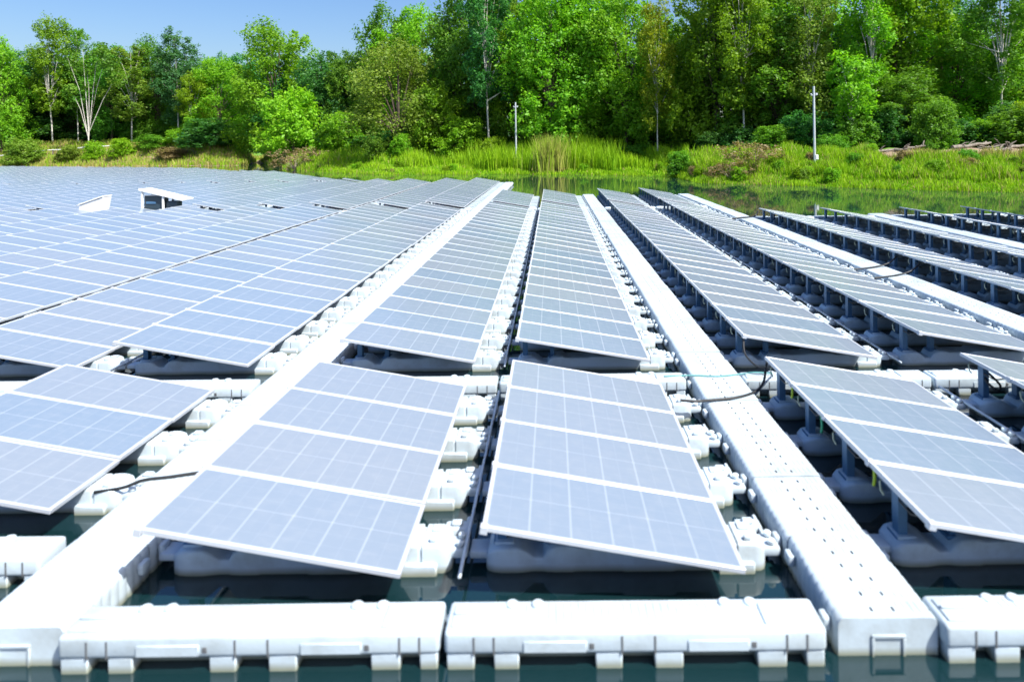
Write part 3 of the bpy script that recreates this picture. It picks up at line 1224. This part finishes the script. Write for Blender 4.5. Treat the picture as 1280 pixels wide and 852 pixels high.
FAR = 'trees along the far bank'
NEAR = 'trees along the right bank'
T = [
    # far left bank ------------------------------------------------ kind, leaf, px, D, ytop, wpx, label
    ('broad0', 'bright', 2, 150, 52, 62, 'round bright green tree at the left end of the far bank'),
    ('tall0', 'bright', 66, 153, 22, 58, 'tall narrow green tree, highest at the left end of the bank'),
    ('tall1', 'mid', 98, 156, 30, 52, 'tall airy tree just left of the white forked one'),
    ('forked', 'mid', 110, 144.5, 55, 74, 'sparse tree with bare forked white limbs on the far bank'),
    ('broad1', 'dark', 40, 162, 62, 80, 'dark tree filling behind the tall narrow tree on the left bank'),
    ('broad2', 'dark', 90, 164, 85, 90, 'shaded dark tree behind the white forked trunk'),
    ('broad3', 'mid', 140, 158, 56, 62, 'rounded mid-green tree just right of the white forked tree'),
    ('tall2', 'olive', 165, 152, 58, 66, 'olive-green tree with slender pale trunk, far bank'),
    ('broad0', 'mid', 196, 158, 50, 60, 'mid-green tree left of the tall bluish one'),
    ('tall1', 'blue', 224, 152, 38, 64, 'tall bluish-green airy tree with feathery top'),
    ('tall0', 'lime', 243, 148, 92, 44, 'slender yellow-green tree at the foot of the bluish one'),
    ('broad1', 'bright', 272, 152, 72, 66, 'bright green tree left of the dark gap in the wood'),
    ('broad2', 'blue', 270, 240, 62, 34, 'hazy blue-green treetop showing far behind the wood'),
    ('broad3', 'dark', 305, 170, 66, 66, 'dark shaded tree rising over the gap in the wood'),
    ('broad0', 'bright', 347, 140, 30, 92, 'large bright tree with two-humped top right of the dark gap'),
    ('bush0', 'lime', 366, 116, 108, 66, 'lime-green round tree in front of the big two-humped one'),
    ('broad1', 'dark', 330, 185, 90, 60, 'dark tree in the shade deep inside the gap'),
    ('broad2', 'dark', 412, 124, 58, 72, 'dark green tree right of the two-humped tree'),
    ('broad3', 'mid', 432, 122, 62, 50, 'knobbly dark green tree with a thin pointed top'),
    ('bush1', 'bright', 424, 108, 143, 52, 'light green small tree beside the brown dry shrub'),
    ('broad0', 'mid', 478, 120, 14, 78, 'green tree top standing above the olive feathery one'),
    ('broad1', 'bright', 520, 118, 8, 86, 'tall open tree top against the sky, left of the tall wood'),
    ('feather0', 'olive', 498, 98, 54, 108, 'feathery olive-green spreading tree above the grass'),
    ('bush0', 'bright', 545, 96, 104, 64, 'rounded light green tree right of the feathery olive one'),
    ('broad2', 'mid', 565, 108, 2, 72, 'mid-green tree behind the rounded light green one'),
    ('broad3', 'dark', 530, 125, 78, 90, 'dark shaded tree behind the feathery olive one'),
    ('broad0', 'dark', 455, 130, 92, 80, 'dark tree filling between the knobbly and feathery trees'),
]
for k in T:
    plant(k[0], k[1], k[2], k[3], k[4], k[5] * 1.42, 'tree', k[6], 'tree', FAR)
T = [
    # tall wood, centre and right
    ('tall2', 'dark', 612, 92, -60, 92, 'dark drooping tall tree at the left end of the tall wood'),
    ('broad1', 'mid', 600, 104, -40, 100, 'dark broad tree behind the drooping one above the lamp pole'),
    ('broad2', 'bright', 655, 100, -50, 100, 'tall mid-green tree behind the smaller pole'),
    ('broad3', 'bright', 690, 90, -20, 110, 'bright green tree over the plume grass clump'),
    ('broad0', 'bright', 735, 93, -45, 112, 'tall bright tree over the right half of the reeds'),
    ('broad1', 'dark', 715, 106, 30, 130, 'dark shaded tree filling behind the reeds'),
    ('broad2', 'bright', 782, 88, -25, 104, 'tall sunlit tree left of the yellowing one'),
    ('tall1', 'yellow', 822, 79, -2, 58, 'yellowing tree with golden leaves near the treetops'),
    ('broad3', 'bright', 848, 88, 12, 90, 'mid-green tree under the gap of sky'),
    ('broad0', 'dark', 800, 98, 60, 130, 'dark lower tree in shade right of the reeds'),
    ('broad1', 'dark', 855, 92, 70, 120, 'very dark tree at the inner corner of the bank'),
    ('broad2', 'bright', 896, 79, -60, 112, 'tall tree with speckled leaves left of the tall white pole'),
    ('broad3', 'mid', 925, 84, -40, 130, 'dark tree wall above the brown dry shrub'),
    ('tall0', 'bright', 930, 74, -70, 92, 'tall open tree with pale trunk above the dry shrub'),
    ('broad0', 'mid', 965, 76, 10, 120, 'dark green tree just left of the tall white pole'),
    ('broad1', 'bright', 1000, 84, -70, 130, 'tall mid-green tree rising behind the tall white pole'),
    ('tall1', 'olive', 1012, 72, -50, 86, 'tall pale-trunked tree beside the tall white pole'),
    ('slim', 'bright', 1066, 64, 62, 92, 'light green slim tree with thin pale stem right of pole'),
    ('broad2', 'dark', 1040, 82, 20, 130, 'dark tree filling behind the slim light green one'),
    ('tall2', 'bright', 1092, 70, -80, 96, 'tall bright tree whose pale trunk shows high up'),
    ('broad3', 'bright', 1130, 74, -60, 130, 'tall leafy tree above the driftwood ledge'),
    ('broad0', 'mid', 1130, 66, 88, 96, 'rounded green tree low over the driftwood ledge'),
    ('broad1', 'dark', 1175, 80, -10, 130, 'dark tree behind the leafy one over the ledge'),
    ('broad2', 'bright', 1190, 72, 22, 110, 'mid-green tree below the small gap of sky'),
    ('tall0', 'mid', 1252, 66, -70, 110, 'thick pale-trunked tall tree near the right edge'),
    ('broad3', 'dark', 1235, 78, 60, 140, 'dark tree in shade behind the thick pale trunk'),
    ('broad0', 'bright', 1290, 70, 4, 110, 'green tree cut by the right edge of the photo'),
    ('broad1', 'dark', 1330, 76, -40, 150, 'dark tree beyond the right edge of the wood'),
]
for k in T:
    plant(k[0], k[1], k[2], k[3], k[4], k[5] * (1.3 if k[0][:2] != 'sl' else 1.0), 'tree', k[6], 'tree', NEAR)

B = [
    ('bush1', 'dark', 262, 143, 150, 100, 'wide spreading dark green shrub left of the dark gap'),
    ('bush0', 'bright', 232, 146, 158, 60, 'leafy green shrub at the left end of the wide spreading one'),
    ('bush0', 'lime', 118, 143, 176, 34, 'small lime shrub under the white forked tree'),
    ('bush1', 'lime', 152, 143, 174, 42, 'yellow-green shrub on the far bank, right of the small lime one'),
    ('bush0', 'olive', 30, 143, 172, 60, 'olive shrub near the left end of the far bank'),
    ('bush1', 'olive', 86, 143, 182, 40, 'low olive shrub between fence posts on the far bank'),
    ('bush0', 'mid', 190, 145, 168, 50, 'green shrub below the mid-green trees on the far bank'),
    ('twiggy', 'brown', 368, 103, 183, 80, 'low brown dry shrub at the end of the grass'),
    ('bush0', 'brown', 215, 140, 184, 50, 'brown withered shrub left of the wide spreading one'),
    ('bush1', 'bright', 500, 92, 168, 40, 'small leafy green shrub above the grass, below the feathery tree'),
    ('bush0', 'mid', 470, 93, 172, 46, 'low dark-leaved shrub left of the small leafy one'),
    ('bush1', 'bright', 576, 92, 148, 82, 'large rounded bright shrub left of the reeds'),
    ('bush0', 'lime', 612, 87, 172, 40, 'lime shrub at the foot of the reeds'),
    ('bush0', 'mid', 798, 82, 180, 56, 'dark green shrub at the right end of the reeds'),
    ('bush1', 'mid', 850, 68, 190, 50, 'low green shrub beside the dark inner corner'),
    ('twiggy', 'brown', 944, 60, 176, 92, 'large brown twiggy dry shrub left of the tall pole'),
    ('twiggy', 'brown', 912, 58.5, 200, 70, 'smaller brown dry shrub close to the water'),
    ('bush0', 'bright', 1235, 60, 148, 66, 'yellow-green leafy shrub on the ledge near the right edge'),
    ('bush1', 'lime', 1284, 58, 128, 60, 'tall bright shrub cut by the right edge'),
    ('bush1', 'mid', 1150, 65, 150, 70, 'dark leafy shrub behind the driftwood'),
    ('bush0', 'mid', 1040, 62, 168, 60, 'dark shrub between the tall pole and slim tree'),
]
for i_, x_ in enumerate(range(-20, 330, 44)):
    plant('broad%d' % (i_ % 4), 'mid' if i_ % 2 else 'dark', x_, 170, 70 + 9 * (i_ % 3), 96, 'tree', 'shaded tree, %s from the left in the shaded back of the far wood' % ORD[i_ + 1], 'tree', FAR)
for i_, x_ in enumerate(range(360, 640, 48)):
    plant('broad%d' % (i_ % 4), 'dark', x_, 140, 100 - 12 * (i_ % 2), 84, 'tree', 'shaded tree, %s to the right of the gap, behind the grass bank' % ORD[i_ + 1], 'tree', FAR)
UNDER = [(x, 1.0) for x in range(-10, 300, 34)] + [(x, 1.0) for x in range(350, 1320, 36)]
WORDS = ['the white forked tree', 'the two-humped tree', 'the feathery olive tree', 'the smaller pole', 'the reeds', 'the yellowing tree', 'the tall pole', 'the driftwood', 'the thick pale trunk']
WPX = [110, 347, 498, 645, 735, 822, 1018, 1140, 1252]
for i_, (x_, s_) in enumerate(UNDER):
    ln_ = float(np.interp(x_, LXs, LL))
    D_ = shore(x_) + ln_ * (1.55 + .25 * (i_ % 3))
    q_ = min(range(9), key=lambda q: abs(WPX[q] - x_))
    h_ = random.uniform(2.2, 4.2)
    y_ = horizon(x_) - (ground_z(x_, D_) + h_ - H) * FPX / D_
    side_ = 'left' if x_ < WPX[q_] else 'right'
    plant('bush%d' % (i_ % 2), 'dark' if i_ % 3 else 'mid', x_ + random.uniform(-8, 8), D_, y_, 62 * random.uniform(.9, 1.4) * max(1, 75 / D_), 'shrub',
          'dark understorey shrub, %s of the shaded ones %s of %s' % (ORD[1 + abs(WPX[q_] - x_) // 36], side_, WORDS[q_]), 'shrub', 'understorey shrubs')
for k in B:
    plant(k[0], k[1], *k[2:6], 'shrub', k[6], 'shrub', 'shrubs on the banks')


wd = random.Random(5)
for i_ in range(58):
    x_ = wd.uniform(850, 1300) if i_ < 40 else wd.uniform(400, 850)
    t_ = wd.uniform(.8, 6.3) if x_ < 1080 else wd.uniform(3.0, 7.4)
    D_ = shore(x_) + t_
    h_ = wd.uniform(.45, 1.15)
    y_ = horizon(x_) - (ground_z(x_, D_) + h_ - H) * FPX / D_
    plant('bush%d' % (i_ % 2), wd.choice(['bright', 'lime', 'mid', 'olive', 'lime', 'brown']), x_, D_, y_, wd.uniform(12, 34) * 52 / D_, 'weed',
          'low leafy weed clump growing in the grass of the bank', 'weed', 'weed clumps in the bank grass')


# driftwood / exposed roots on the ledge
def branch_obj(px, D, length, lean, rad, label, seed):
    rs = random.Random(seed)
    m = MB()
    x, z = at(px, D), ground_z(px, D)
    pts = []
    for k in range(6):
        f = k / 5 - .5
        pts.append((f * length, rs.uniform(-.15, .15), .12 + rs.uniform(-.05, .1) + abs(lean) * (f + .5) * length))
    m.tube(pts, [rad * (1 - .11 * k) for k in range(6)], 0, 8)
    for k in range(5):
        i = rs.randint(1, 4)
        p = Vector(pts[i])
        q = p + Vector((rs.uniform(-.8, .8), rs.uniform(-.5, .2), rs.uniform(-.15, .65)))
        m.tube([p, (p + q) / 2 + Vector((0, 0, .1)), q], [rad * .5, rad * .35, rad * .1], 0, 6)
    o = link('driftwood', m.mesh('driftwood', [M['wood']], 60))
    o.location = (x, D, z - .16)
    o.rotation_euler = (0, 0, rs.uniform(-.3, .3))
    tag(o, label, 'driftwood', 'driftwood on the ledge')


branch_obj(1115, 57.4, 3.6, .05, .16, 'long grey driftwood limb at the left end of the ledge', 1)
branch_obj(1140, 56.4, 2.6, .16, .15, 'tangled pale driftwood below the rounded green tree', 2)
branch_obj(1215, 54.2, 3.6, .10, .18, 'thick bleached driftwood trunk left of the yellow-green shrub', 3)
branch_obj(1262, 53.0, 3.4, .14, .20, 'heap-like pale driftwood limb at the right edge', 4)
branch_obj(1238, 53.5, 2.4, .22, .12, 'forked driftwood between the two thick trunks', 5)


# fence on the far-left bank
m0 = link('fence', None)
m0.location = (at(60, 146), 146, 0)
tag(m0, 'low pale rail fence along the top of the far bank', 'fence')
fx = at(60, 146)
for i in range(9):
    px = -10 + i * 19
    m = MB()
    z = ground_z(px, 146)
    m.box(at(px, 146) - fx - .09, at(px, 146) - fx + .09, -.09, .09, z - .2, z + 1.35, 0)
    link('post', m.mesh('post', [M['wood']]), m0)
m = MB()
m.tube([(at(-14 + k * 12.2, 146) - fx, -.12, ground_z(-14 + k * 12.2, 146) + 1.15) for k in range(14)], .10, 0, 6)
link('rail', m.mesh('rail', [M['paint']]), m0)


# two slim poles
def pole(px, D, ytop, ybar, rad, label):
    z0 = ground_z(px, D)
    h = height(px, ytop, D) - z0
    hb = height(px, ybar, D) - z0
    t = link('pole', None)
    t.location = (at(px, D), D, z0)
    tag(t, label, 'pole', 'slim poles on the bank')
    m = MB()
    m.tube([(0, 0, -.3), (0, 0, h * .5), (0, 0, h)], [rad, rad * .92, rad * .8], 0, 10)
    link('mast', m.mesh('mast', [M['galv']], 60), t)
    m = MB()
    m.box(-.26, .26, -.04, .04, hb - .04, hb + .04, 0, .01, 1)
    m.box(-.30, -.16, -.07, .07, hb + .041, hb + .13, 0, .02, 1)
    m.box(.12, .30, -.09, .05, hb - .02, hb + .16, 0, .02, 1)
    link('crossarm', m.mesh('crossarm', [M['galv']]), t)
    m = MB()
    m.box(.06, .28, -.14, .06, .55, .95, 0, .02, 1)
    link('junction_box', m.mesh('junction_box', [M['paint']]), t)


pole(1018, 57.5, 108, 119, .105, 'tall pale steel pole with a small crossarm, right bank')
pole(645, 84.5, 128, 134, .11, 'shorter pale steel pole standing behind the reeds')

# ------------------------------------------------------------------ light, sky, camera
sd = Vector((.46, -.36, .81)).normalized()
w = bpy.data.worlds.new('World')
S.world = w
w.use_nodes = True
nt = w.node_tree
sky = nt.nodes.new('ShaderNodeTexSky')
sky.sky_type = 'NISHITA'
sky.sun_disc = False
sky.sun_elevation = math.asin(sd.z)
sky.sun_rotation = math.atan2(sd.x, sd.y)
sky.air_density = 1.0
sky.dust_density = 2.8
sky.ozone_density = 2.0
bg = nt.nodes['Background']
bg.inputs[1].default_value = .125
hs = nt.nodes.new('ShaderNodeHueSaturation')
hs.inputs['Saturation'].default_value = 1.32
hs.inputs['Hue'].default_value = .508
nt.links.new(sky.outputs[0], hs.inputs['Color'])
nt.links.new(hs.outputs[0], bg.inputs[0])
sl = bpy.data.lights.new('sun', 'SUN')
sl.energy = 5.0
sl.angle = R(.53)
sl.color = (1, .965, .90)
so = link('sun', sl)
so.rotation_euler = sd.to_track_quat('Z', 'Y').to_euler()

cam = bpy.data.cameras.new('camera')
co = link('camera', cam)
co.location = (0, 0, H)
co.rotation_euler = (R(90), ROLL, 0)
cam.sensor_width = 36
cam.lens = FPX / 1280 * 36
cam.shift_x = (640 - CX) / 1280
cam.shift_y = -(426 - CY) / 1280
cam.clip_end = 4000
cam.clip_start = .05
cam.dof.use_dof = True
cam.dof.focus_distance = 22
cam.dof.aperture_fstop = 1.0
S.camera = co
S.view_settings.view_transform = 'Standard'
S.view_settings.look = 'None'
S.view_settings.gamma = 1
S.view_settings.exposure = .70
S.cycles.max_bounces = 6
S.cycles.diffuse_bounces = 1
S.cycles.transparent_max_bounces = 4
